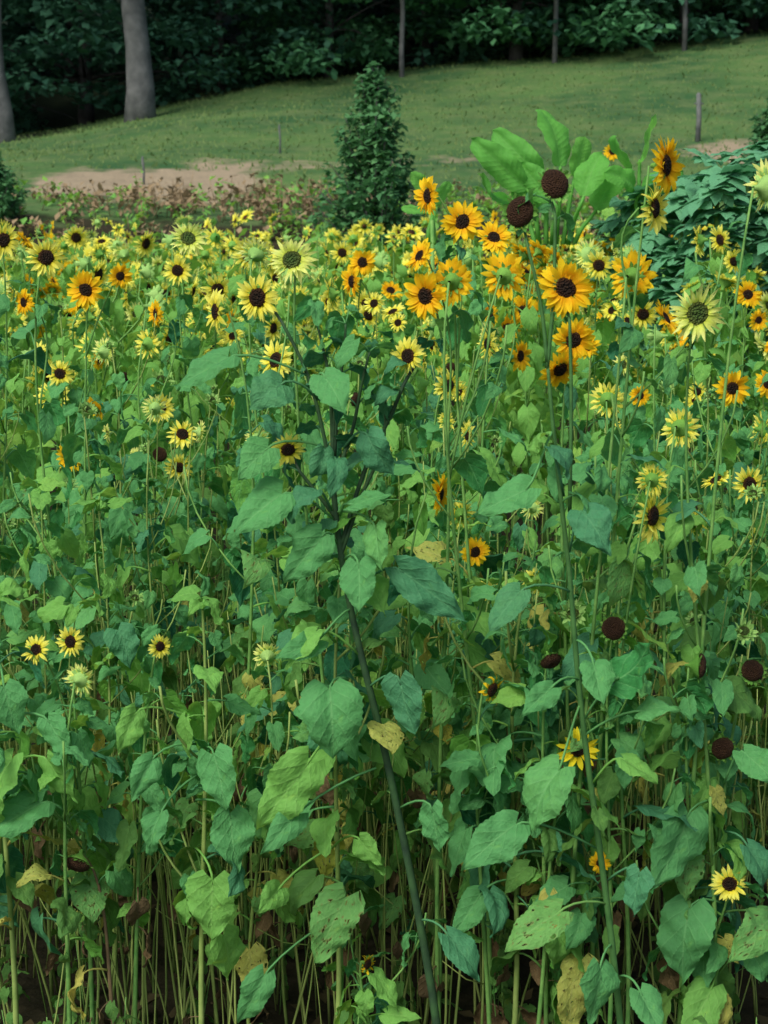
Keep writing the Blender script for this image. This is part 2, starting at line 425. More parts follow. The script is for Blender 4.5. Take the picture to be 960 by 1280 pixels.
# ---------------------------------------------------------------- the named flowers of the photograph
def Dof(px,py,size):
    D=256/size
    if py>300: D=min(D,2026/(py-230))
    return max(3.7,min(D,12))
HP=[ # label, heads(px,py,size,kind,az,el)
('sunflower plant at left with round golden brown-centred flower and a smaller one beside it',[(107,362,52,'G',0,0),(150,345,36,'G',30,0)]),
('sunflower plant near left edge with ragged yellow flower above a half-turned golden one',[(57,322,58,'L',30,10),(30,378,38,'G',-40,0)]),
('sunflower plant whose lemon flower is cut by the left edge of the picture',[(4,300,50,'L',20,0)]),
('sunflower plant at left with small lemon flower under a pale shaggy one',[(222,338,40,'L',0,0),(235,298,52,'P',20,30)]),
('sunflower plant with pale flower turned away, left of the shaggy green-centred bloom',[(320,318,52,'P',160,20)]),
('sunflower plant with large pale shaggy green-centred bloom above the lemon flower',[(365,325,68,'P',-10,25)]),
('sunflower plant with lemon flower seen edge-on, left of the dark-stemmed plant',[(270,390,62,'L',-65,0)]),
('sunflower plant with tilted lemon flower behind the dark forking stems',[(345,450,56,'L',-40,20)]),
('sunflower plant with two small golden flowers in the gap left of centre',[(453,328,38,'G',0,0),(440,352,46,'G',-60,0)]),
('sunflower plant at left with dark-eyed lemon flower low beside a pale turned one',[(75,467,42,'L',-10,0),(130,440,42,'P',150,0)]),
('sunflower plant at left with turned lemon flower below a golden side-on one',[(185,430,44,'L',150,0),(195,392,42,'G',-60,0)]),
('sunflower plant left of the dark-stemmed one with two lemon flowers one above the other',[(228,543,44,'L',20,30),(224,584,44,'L',0,-15),(200,568,24,'S',-10,0)]),
('sunflower plant at lower left carrying two lemon flowers side by side',[(88,802,46,'L',0,10),(45,812,44,'L',-20,20)]),
('short sunflower plant with one small lemon flower right of the lower left pair',[(200,808,38,'L',30,0)]),
('sunflower plant with pale yellow-green bloom just below the lower left pair',[(100,850,50,'P',160,0)]),
('withered sunflower plant with drooping black-brown seed head at lower left',[(97,1078,46,'S',-20,-45)]),
('tall sunflower plant with forward golden flower and a side-on golden one at its upper left',[(578,277,60,'G',10,10),(535,245,54,'G',-60,0)]),
('sunflower plant with upward tilted golden flower just left of the round brown seed heads',[(617,297,50,'G',10,35)]),
('sunflower plant with large golden flower tilted left, centre of the picture',[(532,370,66,'G',-35,-5),(525,320,52,'G',-60,30)]),
('sunflower plant with two golden flowers turned away, left of the big round one',[(565,352,66,'G',165,0),(630,345,62,'G',160,0)]),
('sunflower plant with two golden flowers low behind the big round golden one',[(717,425,62,'G',0,-10),(700,462,62,'G',20,-35)]),
('tallest sunflower plant at right with golden flower in profile above a lemon one',[(832,207,80,'G',55,0),(818,260,72,'L',60,0)]),
('sunflower plant with tiny golden flower rising beside the broad bright leaves',[(765,190,24,'G',0,0)]),
('sunflower plant with golden flower seen from behind, right of the big round one',[(790,345,68,'G',150,0)]),
('sunflower plant with golden flower tipped sideways touching the pale shaggy bloom at right',[(832,398,54,'G',65,30)]),
('sunflower plant at right with the largest pale yellow shaggy bloom',[(872,392,82,'P',0,10)]),
('sunflower plant near right edge with two small golden flowers',[(935,368,40,'G',0,0),(948,400,30,'G',20,0)]),
('tall sunflower plant at right edge with pale bloom cut by the picture edge',[(958,235,76,'P',120,0)]),
('sunflower plant near right edge with ragged golden flower below the small golden pair',[(915,485,54,'G',20,0)]),
('sunflower plant at right with turned lemon flower and tiny golden flower beside it',[(760,500,52,'L',165,0),(800,495,30,'G',0,0)]),
('sunflower plant with drooping lemon flower seen from behind at right',[(850,535,60,'L',150,-10)]),
('sunflower plant at right edge with dark-eyed lemon flower and a skyward one',[(937,605,54,'L',-5,0),(895,600,46,'L',-60,60)]),
('sunflower plant at right with lemon flower in full profile below a turned one',[(815,645,76,'L',50,0),(815,600,46,'L',160,0)]),
('sunflower plant with narrow lemon flower in profile near the centre',[(585,545,44,'L',-72,0)]),
('sunflower plant with orange-yellow flower seen exactly edge-on right of centre stems',[(550,617,64,'G',72,0)]),
('sunflower plant with small orange-centred golden flower alone below the centre',[(594,690,44,'G',20,10)]),
('sunflower plant with wilting golden flower turned right, lower centre',[(615,862,54,'W',45,-10)]),
('sunflower plant with bright yellow open flower at lower right of centre',[(722,937,66,'Y',5,10)]),
('short sunflower plant with very small golden flower low at right',[(750,1078,36,'G',0,0)]),
('short sunflower plant with lemon flower at the lower right corner',[(912,1105,54,'L',-10,15)]),
('short sunflower plant with tiny half-open flower at the bottom centre',[(459,1205,40,'W',45,0)]),
('sunflower plant with round brown seed head and pale green spiky bud at its left',[(767,785,38,'S',-10,5),(716,767,44,'B',0,30)]),
('sunflower plant with shrivelled dark seed head below the pale green spiky bud',[(688,825,36,'S',20,-35)]),
('sunflower plant at right with seed head seen from the side and a green bud above',[(873,832,44,'S',80,0),(930,790,42,'B',10,30)]),
('sunflower plant with lemon, pale and golden flowers in a row between the two tall plants',[(560,482,48,'L',30,0),(610,430,46,'L',-60,0),(650,445,44,'G',50,0)]),
('sunflower plant with lemon flower in profile cut off near the right edge',[(940,672,34,'L',75,0)]),
]
AH=[(322,372,66,'L',-12,0),(510,445,54,'L',-35,5),(360,562,50,'L',10,-10)]
BH=[(707,360,80,'G',3,3),(650,265,48,'S',-8,0),(693,230,46,'S',12,12)]
RH=[(903,935,38,'S',0,0),(940,838,40,'S',5,0)]
for _,hs in HP:
    D=Dof(*hs[0][:3])
    for h in hs: HERO.append((h[0],h[1],h[2]/2,D))
for hs,D in ((AH,3.62),(BH,3.5),(RH,3.75)):
    for h in hs: HERO.append((h[0],h[1],h[2]/2,D))
def hw(h,D): return (at(h[0],h[1],D),h[4],h[5],h[2]*D/F,h[3])
# centre plant
D=3.62; rg=random.Random(5)
mp=smooth_path(px_path([(560,1420),(540,1240),(490,980),(440,770),(420,645),(416,560),(420,500)],D))
g0=mp[0].copy(); g0.z=0; mp=[g0]+mp
hp=[smooth_path(px_path([(420,650),(408,560),(385,470),(352,402)],D)),smooth_path(px_path([(424,690),(455,590),(488,520),(505,480)],D)),smooth_path(px_path([(422,650),(395,615),(375,590)],D))]
A,_=grow('tall dark-stemmed sunflower plant in the front centre with three lemon flowers on forking branches',None,g0,[hw(h,D) for h in AH],rg,M_stemp,.0112,12,lo=.3,hi=.9,ls=(.07,.12),main=mp,hpaths=hp,dry=0,bl=5,lk='d',br_r=.46)
mb=MB()
for p in ([(424,700),(452,620),(478,560),(482,500)],[(418,600),(440,540),(452,480),(462,440)],[(416,580),(412,480),(400,420),(392,392)],[(418,570),(422,500),(430,440),(432,405)]):
    q=smooth_path(px_path(p,D)); mb.add(tube([x-g0 for x in q],[.0048-.0025*i/len(q) for i in range(len(q))],6))
    for k in range(4): put_leaf(A,g0,q[-1],k*1.6+rg.random(),-rg.uniform(.1,.9),rg.uniform(.045,.08),'g',True,rg)
    for k in range(2): put_leaf(A,g0,q[len(q)//2],k*2.6+rg.random(),-rg.uniform(.1,.6),rg.uniform(.05,.09),'d',True,rg)
ob('side_shoots',mb.mesh('side_shoots',[M_stemp]),A)
for a in [((435,850),(412,862),(422,960),.52,'g'),((430,700),(448,705),(456,770),.44,'g'),((400,500),(352,480),(305,516),.50,'d'),((470,560),(516,503),(580,536),.46,'d'),
          ((425,645),(438,632),(495,622),.27,'g'),((422,680),(402,672),(350,735),.40,'g'),((418,650),(352,618),(285,668),.50,'g'),((415,640),(392,616),(355,660),.46,'d'),
          ((455,870),(385,955),(312,1045),.34,'m'),((470,960),(372,1018),(320,1072),.3,'g'),((440,740),(500,712),(590,778),.28,'d'),((385,470),(285,447),(218,495),.44,'g'),
          ((440,760),(400,800),(340,830),.3,'g'),((460,860),(500,850),(515,925),.42,'d'),((400,540),(350,520),(362,552),.5,'d'),((500,1010),(540,1010),(555,1070),.4,'g'),
          ((520,1120),(500,1150),(480,1220),.36,'e'),((525,1150),(560,1170),(600,1235),.34,'d'),((450,820),(395,790),(352,840),.38,'m'),
          ((408,560),(335,560),(290,600),.45,'g'),((430,560),(460,545),(500,600),.4,'d'),((395,490),(405,470),(440,520),.4,'g'),((480,530),(540,560),(590,590),.36,'d'),((420,640),(470,660),(480,720),.4,'g')]:
    set_leaf(A,g0,D,a[0],a[1],a[2],a[3],rg,a[4])
# tall plant right of centre
D=3.5; rg=random.Random(8)
mp=smooth_path(px_path([(790,1440),(765,1180),(728,900),(712,720),(694,560),(684,450)],D)); g0=mp[0].copy(); g0.z=0; mp=[g0]+mp
hp=[smooth_path(px_path([(712,640),(714,500),(712,400)],D)),smooth_path(px_path([(684,452),(676,380),(660,310)],D)),smooth_path(px_path([(684,460),(692,370),(694,270)],D))]
B,_=grow('tall sunflower plant right of centre with big round golden flower below two brown seed heads',None,g0,[hw(h,D) for h in BH],rg,M_stemd,.0088,14,lo=.3,hi=.95,ls=(.07,.13),main=mp,hpaths=hp,dry=0,bl=5)
for a in [((690,540),(662,610),(592,648),.36,'g'),((702,600),(742,528),(830,565),.3,'g'),((712,690),(728,640),(770,700),.4,'d'),((690,500),(625,472),(560,462),.34,'d'),
          ((725,880),(700,962),(655,1045),.48,'g'),((740,980),(780,950),(825,985),.4,'m'),((745,1060),(645,1030),(568,1090),.34,'g'),((730,900),(770,850),(822,795),.38,'g'),
          ((760,1130),(700,1140),(626,1198),.36,'e'),((686,480),(640,402),(595,340),.2,'d'),((715,740),(650,740),(605,790),.36,'d'),((720,800),(742,830),(752,885),.4,'g'),
          ((705,620),(690,560),(718,605),.38,'d'),((700,580),(765,450),(735,470),.35,'d'),((684,440),(735,390),(758,435),.34,'d'),((725,850),(690,860),(645,898),.34,'g'),((730,920),(800,890),(855,880),.32,'g'),
          ((765,1180),(750,1210),(735,1290),.42,'g'),((760,1100),(800,1090),(790,1150),.4,'d'),((775,1220),(800,1240),(830,1300),.4,'g')]:
    set_leaf(B,g0,D,a[0],a[1],a[2],a[3],rg,a[4])
D=3.75; rg=random.Random(9)
Rr,_=grow('sunflower plant at lower right edge with two round brown seed heads and very large leaves',None,Vector((at(900,1000,D).x,D,0)),[hw(h,D) for h in RH],rg,M_stem,.009,16,lo=.3,dry=0,twigs=2)
g0=Vector(Rr.location)
for a in [((905,1000),(860,1018),(820,1128),.36,'g'),((905,1130),(862,1135),(850,1245),.36,'g'),((905,1140),(960,1150),(898,1212),.34,'e'),((905,1200),(890,1235),(850,1310),.36,'m'),((905,980),(930,940),(975,990),.36,'g'),((905,1040),(935,1060),(955,1120),.36,'d')]:
    set_leaf(Rr,g0,D,a[0],a[1],a[2],a[3],rg,a[4],dB=-.05,dT=-.09)
for lab,px,D,ls in [
 ('leafy sunflower plant at lower left with two big heart-shaped leaves hanging one above the other',245,3.7,[((245,1000),(288,1018),(290,1098),.40),((245,1060),(266,1100),(262,1182),.44),((245,930),(190,950),(155,1005),.36),((245,900),(170,890),(142,945),.36),((245,970),(200,1020),(190,1080),.36)]),
 ('leafy sunflower plant at the left edge with dark broad leaves',-5,3.7,[((0,830),(5,860),(20,925),.42),((0,950),(15,950),(-10,1040),.42),((0,900),(60,900),(95,950),.36),((0,960),(60,950),(105,1005),.35)]),
 ('leafy sunflower plant in bottom centre-left with insect-eaten pale leaf',415,3.75,[((415,1100),(432,1122),(388,1210),.34),((415,1060),(350,1110),(315,1145),.36),((415,1150),(330,1220),(295,1290),.3),((415,1060),(450,1050),(480,1085),.4)]),
 ('leafy sunflower plant at bottom right of centre with upright shoot',640,3.8,[((640,1100),(600,1120),(563,1175),.36),((640,1130),(690,1150),(700,1220),.36),((640,1040),(600,1000),(560,1010),.3)])]:
    rg=random.Random(int(px)+40)
    g0=Vector((at(px,900,D).x,D,0))
    P,_=grow(lab,None,g0,[],rg,M_stemt,.008,22,lo=.35,top=g0+Vector((.02,0,rg.uniform(1.15,1.35))),dry=1,twigs=3)
    for i,a in enumerate(ls): set_leaf(P,g0,D,a[0],a[1],a[2],a[3],rg,'e' if (px==415 and i==0) else 'gm'[i%2],dB=-.08,dT=-.12)
for i,(lab,hs) in enumerate(HP):
    rg=random.Random(100+i)
    D=Dof(*hs[0][:3]); H=[hw(h,D) for h in hs]
    p0=H[0][0]
    base=Vector((p0.x+rg.uniform(-.12,.12),D+rg.uniform(0,.15),0))
    near=D<6.6
    dead = 'withered' in lab
    grow(lab,None,base,H,rg,M_stem if not dead else M_leafb,.0065,(20 if near else 10) if not dead else 2,lo=.34,ls=(.08,.145) if near else (.10,.16),dry=2 if near else 0,bl=3,lk='g' if near else 'm',twigs=2 if near and not dead else 0)

# ---------------------------------------------------------------- rows of ordinary plants
def hwid(D): return .26*D+.25
rg=random.Random(21)
pts=[]
tries=0
while len(pts)<114 and tries<30000:
    tries+=1
    D=3.92+2.5*(rg.random()**1.05); x=rg.uniform(-hwid(D),hwid(D))
    if all((x-a)**2+(D-b)**2>.15**2 for a,b in pts): pts.append((x,D))
for x,D in pts:
    H=interp([(3.9,1.22),(4.6,1.48),(6.5,1.70)],D)*rg.uniform(.80,1.1)
    base=Vector((x,D,0)); tp=base+Vector((rg.uniform(-.1,.1),rg.uniform(-.1,.1),H))
    k=rg.random()
    front=D<5.2
    nl=rg.randint(30,38) if front else rg.randint(18,22)
    a=dict(lo=.27 if front else .4,ls=(.06,.14),dry=3 if front else 1)
    if D>5.2: k+=.3
    sr=rg.uniform(.0038,.0064)
    if k<.42:
        grow('leafy green sunflower plant without any open flower in the front rows','leafy flowerless sunflowers in the front rows',base,[],rg,M_stemt,sr,nl,top=tp,twigs=4,**a)
    elif k<.66:
        grow('sunflower plant topped by a spiky green bud in the front rows','budding sunflowers in the front rows',base,[(tp,rg.uniform(-60,60),50,rg.uniform(.05,.075),'B')],rg,M_stemt,sr,nl,twigs=3,**a)
    elif k<.78:
        grow('sunflower plant topped by a small brown seed head in the front rows','seed-headed sunflowers in the front rows',base,[(tp,rg.uniform(-80,80),rg.uniform(-40,20),rg.uniform(.045,.06),'S')],rg,M_stemt,sr,nl,twigs=3,**a)
    elif k<1.0:
        hs=[(tp,rg.uniform(100,260),rg.uniform(-10,30),rg.uniform(.07,.095),rg.choice('LP'))]
        grow('sunflower plant whose pale yellow flower faces away in the front rows','sunflowers turned away in the front rows',base,hs,rg,M_stemt,sr,nl,twigs=3,**a)
    else:
        hs=[(tp,rg.gauss(0,80),rg.uniform(-10,40),rg.uniform(.08,.11),rg.choice('LLG')),(tp+Vector((rg.uniform(-.15,.15),0,-rg.uniform(.05,.2))),rg.gauss(0,90),rg.uniform(-10,40),rg.uniform(.07,.1),rg.choice('LP'))]
        grow('sunflower plant with a pair of open yellow flowers just behind the front rows','two-flowered sunflowers behind the front rows',base,hs,rg,M_stemt,sr,nl,twigs=2,**a)

def proto(rg, kinds, nh):
    root=empty('sunflower_plant',(0,0,0))
    H=rg.uniform(1.62,1.85); base=Vector((0,0,0))
    st=MB(); fo=MB()
    heads=[]
    for i in range(nh):
        a=rg.uniform(0,6.28); rr=0 if i==0 else rg.uniform(.04,.18)
        z=H if i==0 else H-rg.uniform(-.05,.32)
        az=rg.gauss(0,75) if rg.random()<.5 else rg.uniform(60,300)
        heads.append((Vector((math.cos(a)*rr,math.sin(a)*rr,z)),az,rg.uniform(-30,60),rg.uniform(.11,.17),rg.choice(kinds)))
    h0=heads[0]; fc=facing(h0[1],h0[2]); back=h0[0]-fc*h0[3]*.28
    main=bez(base,Vector((.04,0,H*.4)),back-fc*.07-Vector((.03,0,H*.25)),back,10)
    st.add(tube(main,[.008*(1-.06*i) for i in range(11)],5))
    br=[main]
    for h in heads[1:]:
        s=min(main,key=lambda q:abs(q.z-(h[0].z-rg.uniform(.25,.5))))
        p=headpath(s,h[0],h[1],h[2],h[3],6); st.add(tube(p,[.004]*7,4)); br.append(p)
    for h in heads: add_head(root,h[0],h[1],h[2],h[3],h[4],rg)
    def lf(node,az,ti,s): fo.add(rg.choice(LL),Matrix.Translation(node)@Matrix.Rotation(az,4,'Z')@Matrix.Rotation(ti,4,'Y')@Matrix.Scale(s,4))
    for i in range(28):
        t=.40+.57*i/28; lf(path_sample(main,t),i*2.4+rg.uniform(-.4,.4),rg.uniform(-.4,.35),rg.uniform(.08,.15)*(1-.4*max(0,(t-.75)/.25)))
    for p in br[1:]:
        for q in range(4): lf(path_sample(p,rg.uniform(.1,.9)),rg.uniform(0,6.28),rg.uniform(-.6,.1),rg.uniform(.04,.08))
    ob('stem',st.mesh('stem',[M_stem]),root); ob('foliage',fo.mesh('foliage',[M_leafm]),root)
    return root
def copy_tree(o,parent=None):
    c=o.copy(); C.objects.link(c); c.parent=parent
    for ch in o.children: copy_tree(ch,c)
    return c
protos=[]
for k,(kinds,nh,desc) in enumerate([('GGGW',4,'golden'),('GGGS',4,'golden and seed-headed'),('LLL',5,'lemon yellow'),('LLP',5,'lemon and pale'),('PPP',4,'pale shaggy'),('GLG',4,'mixed golden and lemon'),('LLL',4,'four lemon'),('B',2,'only unopened green bud')]):
    p=proto(random.Random(500+k),kinds,nh); protos.append((p,desc))
rg=random.Random(33); pts=[]; tries=0
while len(pts)<140 and tries<20000:
    tries+=1
    D=math.sqrt(rg.uniform(6.2**2,10.6**2)); x=rg.uniform(-hwid(D),hwid(D))
    if all((x-a)**2+(D-b)**2>.24**2 for a,b in pts): pts.append((x,D))
used=set()
def region(px):
    if px<170: return [1.2,.3,2,1.3,1.3,1.5,1.5,3]
    if px<480: return [.15,.1,3,3,2.4,.3,2.5,4.5]
    if px<860: return [2.6,1.2,1.6,1,1,2,1,4.5]
    return [.6,.4,2,2,2,1,1.5,4.5]
for x,D in pts:
    i=rg.choices(range(8),region(480+x/D*F))[0]; p,desc=protos[i]
    if i not in used: used.add(i); o=p
    else: o=copy_tree(p)
    o.location=(x,D,0); o.rotation_euler=(0,0,rg.uniform(-1.3,1.3))
    s=rg.uniform(.84,1.1); o.scale=(s,s,s)
    tag(o,'sunflower plant with %s flowers in the crowded middle of the field'%desc,'sunflower','middle of the field sunflowers, %s'%desc)
for i,(p,d) in enumerate(protos):
    if i not in used: p.location=(0,9,0); tag(p,'sunflower plant with %s flowers in the crowded middle of the field'%d,'sunflower','middle of the field sunflowers, %s'%d)
rg=random.Random(44); far=MB()
MATS=[M_leafm,M_stem,M_bract,M_disc,M_gold,M_lemon,M_pale,M_discg,M_bud]
midx={m:i for i,m in enumerate(MATS)}
lohead={k:[head_data(k,rg,True) for _ in range(4)] for k in 'GLP'}
FL=[leaf_unit(3,1,rg,3) for _ in range(6)]
for q in range(470):
    D=math.sqrt(rg.uniform(10.4**2,17.6**2)); x=rg.uniform(-hwid(D)-.3,hwid(D)+.3); H=rg.uniform(1.35,1.85); b=Vector((x,D,tz(x,D)))
    far.add(tube([b,b+Vector((0,0,H))],[.009,.005],3),None,1)
    for i in range(18):
        t=.5+.5*i/18
        far.add(rg.choice(FL),Matrix.Translation(b+Vector((0,0,H*t)))@Matrix.Rotation(i*2.4+rg.random(),4,'Z')@Matrix.Rotation(rg.uniform(-.5,.2),4,'Y')@Matrix.Scale(rg.uniform(.09,.17),4),0)
    cl=noise.noise(Vector((x*.8,D*.5,5)))
    if cl<0 and rg.random()<.85: continue
    px=480+x/D*F
    base_k=rg.choice('GLL' if 480<px<860 else ('LLPLP' if px>170 else 'GLLLP'))
    for i in range(rg.randint(2,4)):
        k=base_k if rg.random()<.85 else rg.choice('GLLP')
        g,d,p,ms=rg.choice(lohead[k]); a=rg.uniform(0,6.28); r=rg.uniform(0,.17)
        az=rg.gauss(0,80) if rg.random()<.5 else rg.uniform(60,300)
        M=Matrix.Translation(b+Vector((math.cos(a)*r,math.sin(a)*r,H-rg.uniform(-.1,.2))))@facing(az,rg.uniform(-25,60)).to_track_quat('Z','Y').to_matrix().to_4x4()@Matrix.Scale(rg.uniform(.065,.105),4)
        far.add(g,M,midx[ms[0]]); far.add(d,M,midx[ms[1]]); far.add(p,M,midx[ms[2]])
tag(ob('distant_sunflowers',far.mesh('distant_sunflowers',MATS)),'far band of small golden and lemon sunflowers at the back of the field','sunflowers',None,'stuff')

# ---------------------------------------------------------------- ground
xs=[-140,-90,-60,-40,-30,-24]+[-20+.5*i for i in range(81)]+[24,30,40,60,90,140]
ys=[-30,-10,0]+[1+.25*i for i in range(32)]+[9+.4*i for i in range(110)]+[53+2*i for i in range(14)]+[85,100,130,180]
mb=MB(); v=[];uv=[];f=[]
for y in ys:
    for x in xs: v.append((x,y,tz(x,y) if y<81 else tz(x,81))); uv.append((x/10,y/10))
nx=len(xs)
for j in range(len(ys)-1):
    for i in range(nx-1): f.append((j*nx+i,j*nx+i+1,(j+1)*nx+i+1,(j+1)*nx+i))
mb.add((v,f,uv))
m,nt=newmat('ground_soil_and_grass')
at_=N(nt,'ShaderNodeAttribute',attribute_name='cover'); sp=N(nt,'ShaderNodeSeparateColor'); nt.links.new(at_.outputs['Color'],sp.inputs[0])
n1=nz(nt,.35,6); n2=nz(nt,9,5); n3=nz(nt,1.7,5)
soil=MX(nt,n2,(.014,.014,.008),(.045,.038,.020))
tan=MX(nt,n3,(.20,.165,.11),(.36,.29,.19))
grass=MX(nt,MR(nt,n1,.38,.62,0,1),(.034,.095,.034),(.085,.165,.048))
grass=MX(nt,MR(nt,n3,.42,.7,0,.65),grass,(.14,.18,.07))
grass=MX(nt,MR(nt,n2,.4,.7,0,.45),grass,(.035,.09,.028))
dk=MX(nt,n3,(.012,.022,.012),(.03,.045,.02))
jit=MA(nt,'MULTIPLY',MA(nt,'SUBTRACT',n3,.5),1.3)
def edge(s): return MR(nt,MA(nt,'ADD',s,jit),.3,.7,0,1)
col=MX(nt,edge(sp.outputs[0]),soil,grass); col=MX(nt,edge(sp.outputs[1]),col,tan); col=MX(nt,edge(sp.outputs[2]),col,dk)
finish(m,nt,col,.95,0,n2,.8,.06,.1)
me=mb.mesh('ground',[m])
ca=me.color_attributes.new('cover','FLOAT_COLOR','POINT')
buf=[]
for (x,y,z) in v:
    g=sm(23,26,y); 
    t=math.exp(-((y-29.0)/1.7)**2)*(sm(-6.2,-5.2,x)*(1-sm(-3,-1.5,x)))*1.3 + math.exp(-((y-31.3)/.9)**2)*.5*sm(-4,-3,x)*(1-sm(2,4,x))
    if x>4.5: t+=.95*math.exp(-((y-32.5)/1.6)**2)*sm(5,6.5,x)
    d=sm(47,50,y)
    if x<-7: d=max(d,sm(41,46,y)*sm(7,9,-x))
    buf+=[g,min(t,1),d,1]
ca.data.foreach_set('color',buf)
tag(ob('ground',me),None,None,None,'structure')

def kite(L,W,fold=.15): return [(0,0,0),(L*.45,W,fold*L),(L,0,0),(L*.45,-W,fold*L)],[(0,1,2),(0,2,3)],[(.5,0),(1,.5),(.5,1),(0,.5)]
rg=random.Random(55); lit=MB()
for i in range(1600):
    D=3.0+7*rg.random()**1.4; x=rg.uniform(-hwid(D),hwid(D)); L=rg.uniform(.03,.09)
    lit.add(kite(L,L*.35,rg.uniform(-.3,.4)),Matrix.Translation((x,D,.015+rg.random()*.05))@Matrix.Rotation(rg.uniform(0,6.28),4,'Z')@Matrix.Rotation(rg.uniform(-.7,.4),4,'Y'))
M_litter=simple_mat('dry_litter',(.03,.025,.012),(.10,.08,.035),8,.9,.1,True)
tag(ob('leaf_litter',lit.mesh('leaf_litter',[M_litter])),'brown fallen leaves on the soil under the sunflowers','leaf litter',None,'stuff')
wd=MB()
for i in range(900):
    if i<150: D=rg.uniform(3.2,4.6); h=rg.uniform(.08,.36)
    else: D=rg.uniform(4.7,9.5); h=rg.uniform(.15,.85)
    x=rg.uniform(-hwid(D),hwid(D))
    b=Vector((x,D,0)); wd.add(tube([b,b+Vector((rg.uniform(-.03,.03),0,h))],[.0025,.0015],3),None,1)
    for k in range(8):
        wd.add(rg.choice(LL),Matrix.Translation(b+Vector((0,0,h*(.25+.1*k))))@Matrix.Rotation(k*2.4+rg.random(),4,'Z')@Matrix.Rotation(rg.uniform(-.6,.2),4,'Y')@Matrix.Scale(rg.uniform(.025,.055)*(1 if i<150 else 1.7),4),0)
tag(ob('undergrowth',wd.mesh('undergrowth',[M_under,M_stem])),'low green undergrowth filling the shade between the sunflower stalks','undergrowth',None,'stuff')
ds=MB()
for i in range(900):
    D=3.9+3.0*rg.random()**1.2; x=rg.uniform(-hwid(D),hwid(D)); h=rg.uniform(.6,1.1)*(.9 if D<4.3 else 1); b=Vector((x,D,0)); l=Vector((rg.gauss(0,.09),rg.gauss(0,.07),h))
    r=rg.uniform(.0016,.0040); w=lambda k:Vector((rg.uniform(-k,k),rg.uniform(-k,k)*.5,0))
    ds.add(tube(bez(b,b+l*.3+w(.05),b+l*.7+w(.05),b+l,7),[r,r,r*.95,r*.9,r*.8,r*.7,r*.6,r*.4],5))
    if rg.random()<.4:
        q=b+l*rg.uniform(.4,.9); e=q+Vector((rg.uniform(-.14,.14),rg.uniform(-.1,.1),rg.uniform(.02,.15))); ds.add(tube([q,q.lerp(e,.5)+Vector((0,0,-.015)),e],[.002,.002,.0012],3))
tag(ob('thin_stalks',ds.mesh('thin_stalks',[simple_mat('stalk_tan',(.08,.16,.030),(.40,.50,.14),6,.7,0,True)])),'thicket of thin yellow-green stalks standing under the leaf canopy','stalks',None,'stuff')
dp=MB()
for i in range(1700):
    y=rg.uniform(18.5,27.6); x=rg.uniform(-.27*y-1,.27*y+1); 
    dens=.5+.5*noise.noise(Vector((x*.5,y*.5,9)))
    pile=(-4.0<x<-.4 and y>24.3)
    if rg.random()>dens+.15 and not pile: continue
    h=rg.uniform(.15,.40)*(1.25 if pile else .7); b=Vector((x,y,tz(x,y)))
    mi=0 if rg.random()<(.85 if pile else (.45 if x<.8 else .2)) else 1
    dp.add(tube([b,b+Vector((rg.uniform(-.1,.1),0,h))],[.008,.005],3),None,0)
    for k in range(9):
        L=rg.uniform(.07,.17)
        dp.add(kite(L,L*.3,rg.uniform(-.2,.3)),Matrix.Translation(b+Vector((rg.uniform(-.1,.1),rg.uniform(-.1,.1),h*rg.uniform(.2,1))))@Matrix.Rotation(rg.uniform(0,6.28),4,'Z')@Matrix.Rotation(rg.uniform(-.8,1.2),4,'Y'),mi)
tag(ob('dry_plants',dp.mesh('dry_plants',[simple_mat('dry_plant',(.16,.12,.065),(.42,.31,.18),2,.9,.2,True),M_leafm])),'strip of low withered russet plants between the field and the bank','dry plants',None,'stuff')
gr=MB()
for i in range(12000):
    y=rg.uniform(26,50); x=rg.uniform(-.26*y-1,.26*y+1)
    if -6.0<x<-2.2 and 27.4<y<30.6: continue
    h=rg.uniform(.03,.10); b=Vector((x,y,tz(x,y)-.01)); w=rg.uniform(.01,.035); l=Vector((rg.uniform(-.06,.06),rg.uniform(-.05,.12),h))
    gr.add(([b+Vector((-w,0,0)),b+Vector((w,0,0)),b+l],[(0,1,2)],[(0,0),(1,0),(.5,1)]))
tag(ob('bank_grass',gr.mesh('bank_grass',[simple_mat('grass_blade',(.08,.17,.045),(.20,.28,.10),1,.8,.4,True)])),'short grass covering the sloping bank','grass',None,'stuff')

# ---------------------------------------------------------------- trees
M_bark=simple_mat('bark_grey',(.075,.08,.08),(.17,.175,.17),3,.9,0,False,1,.05)
M_barkd=simple_mat('bark_dark',(.035,.035,.035),(.10,.10,.095),4,.9)
M_crown=simple_mat('crown_leaf',(.022,.085,.055),(.075,.21,.115),.6,.7,.25,True)  # bluish lift in the crown greens stands in for distance haze
M_crownb=simple_mat('crown_leaf_light',(.04,.15,.065),(.11,.31,.13),.6,.7,.3,True)
def clump(mb,c,rx,rz,n,rg,s):
    for i in range(n):
        while True:
            p=Vector((rg.uniform(-1,1),rg.uniform(-1,1),rg.uniform(-1,1)))
            if p.length<1: break
        p=Vector((p.x*rx,p.y*rx,p.z*rz-.25*rz*(p.x*p.x+p.y*p.y)))
        L=s*rg.uniform(.6,1.4)
        mb.add(kite(L,L*.36,rg.uniform(-.1,.25)),Matrix.Translation(c+p)@Matrix.Rotation(rg.uniform(0,6.28),4,'Z')@Matrix.Rotation(rg.uniform(-.2,.9),4,'Y')@Matrix.Rotation(rg.uniform(-.6,.6),4,'X'))
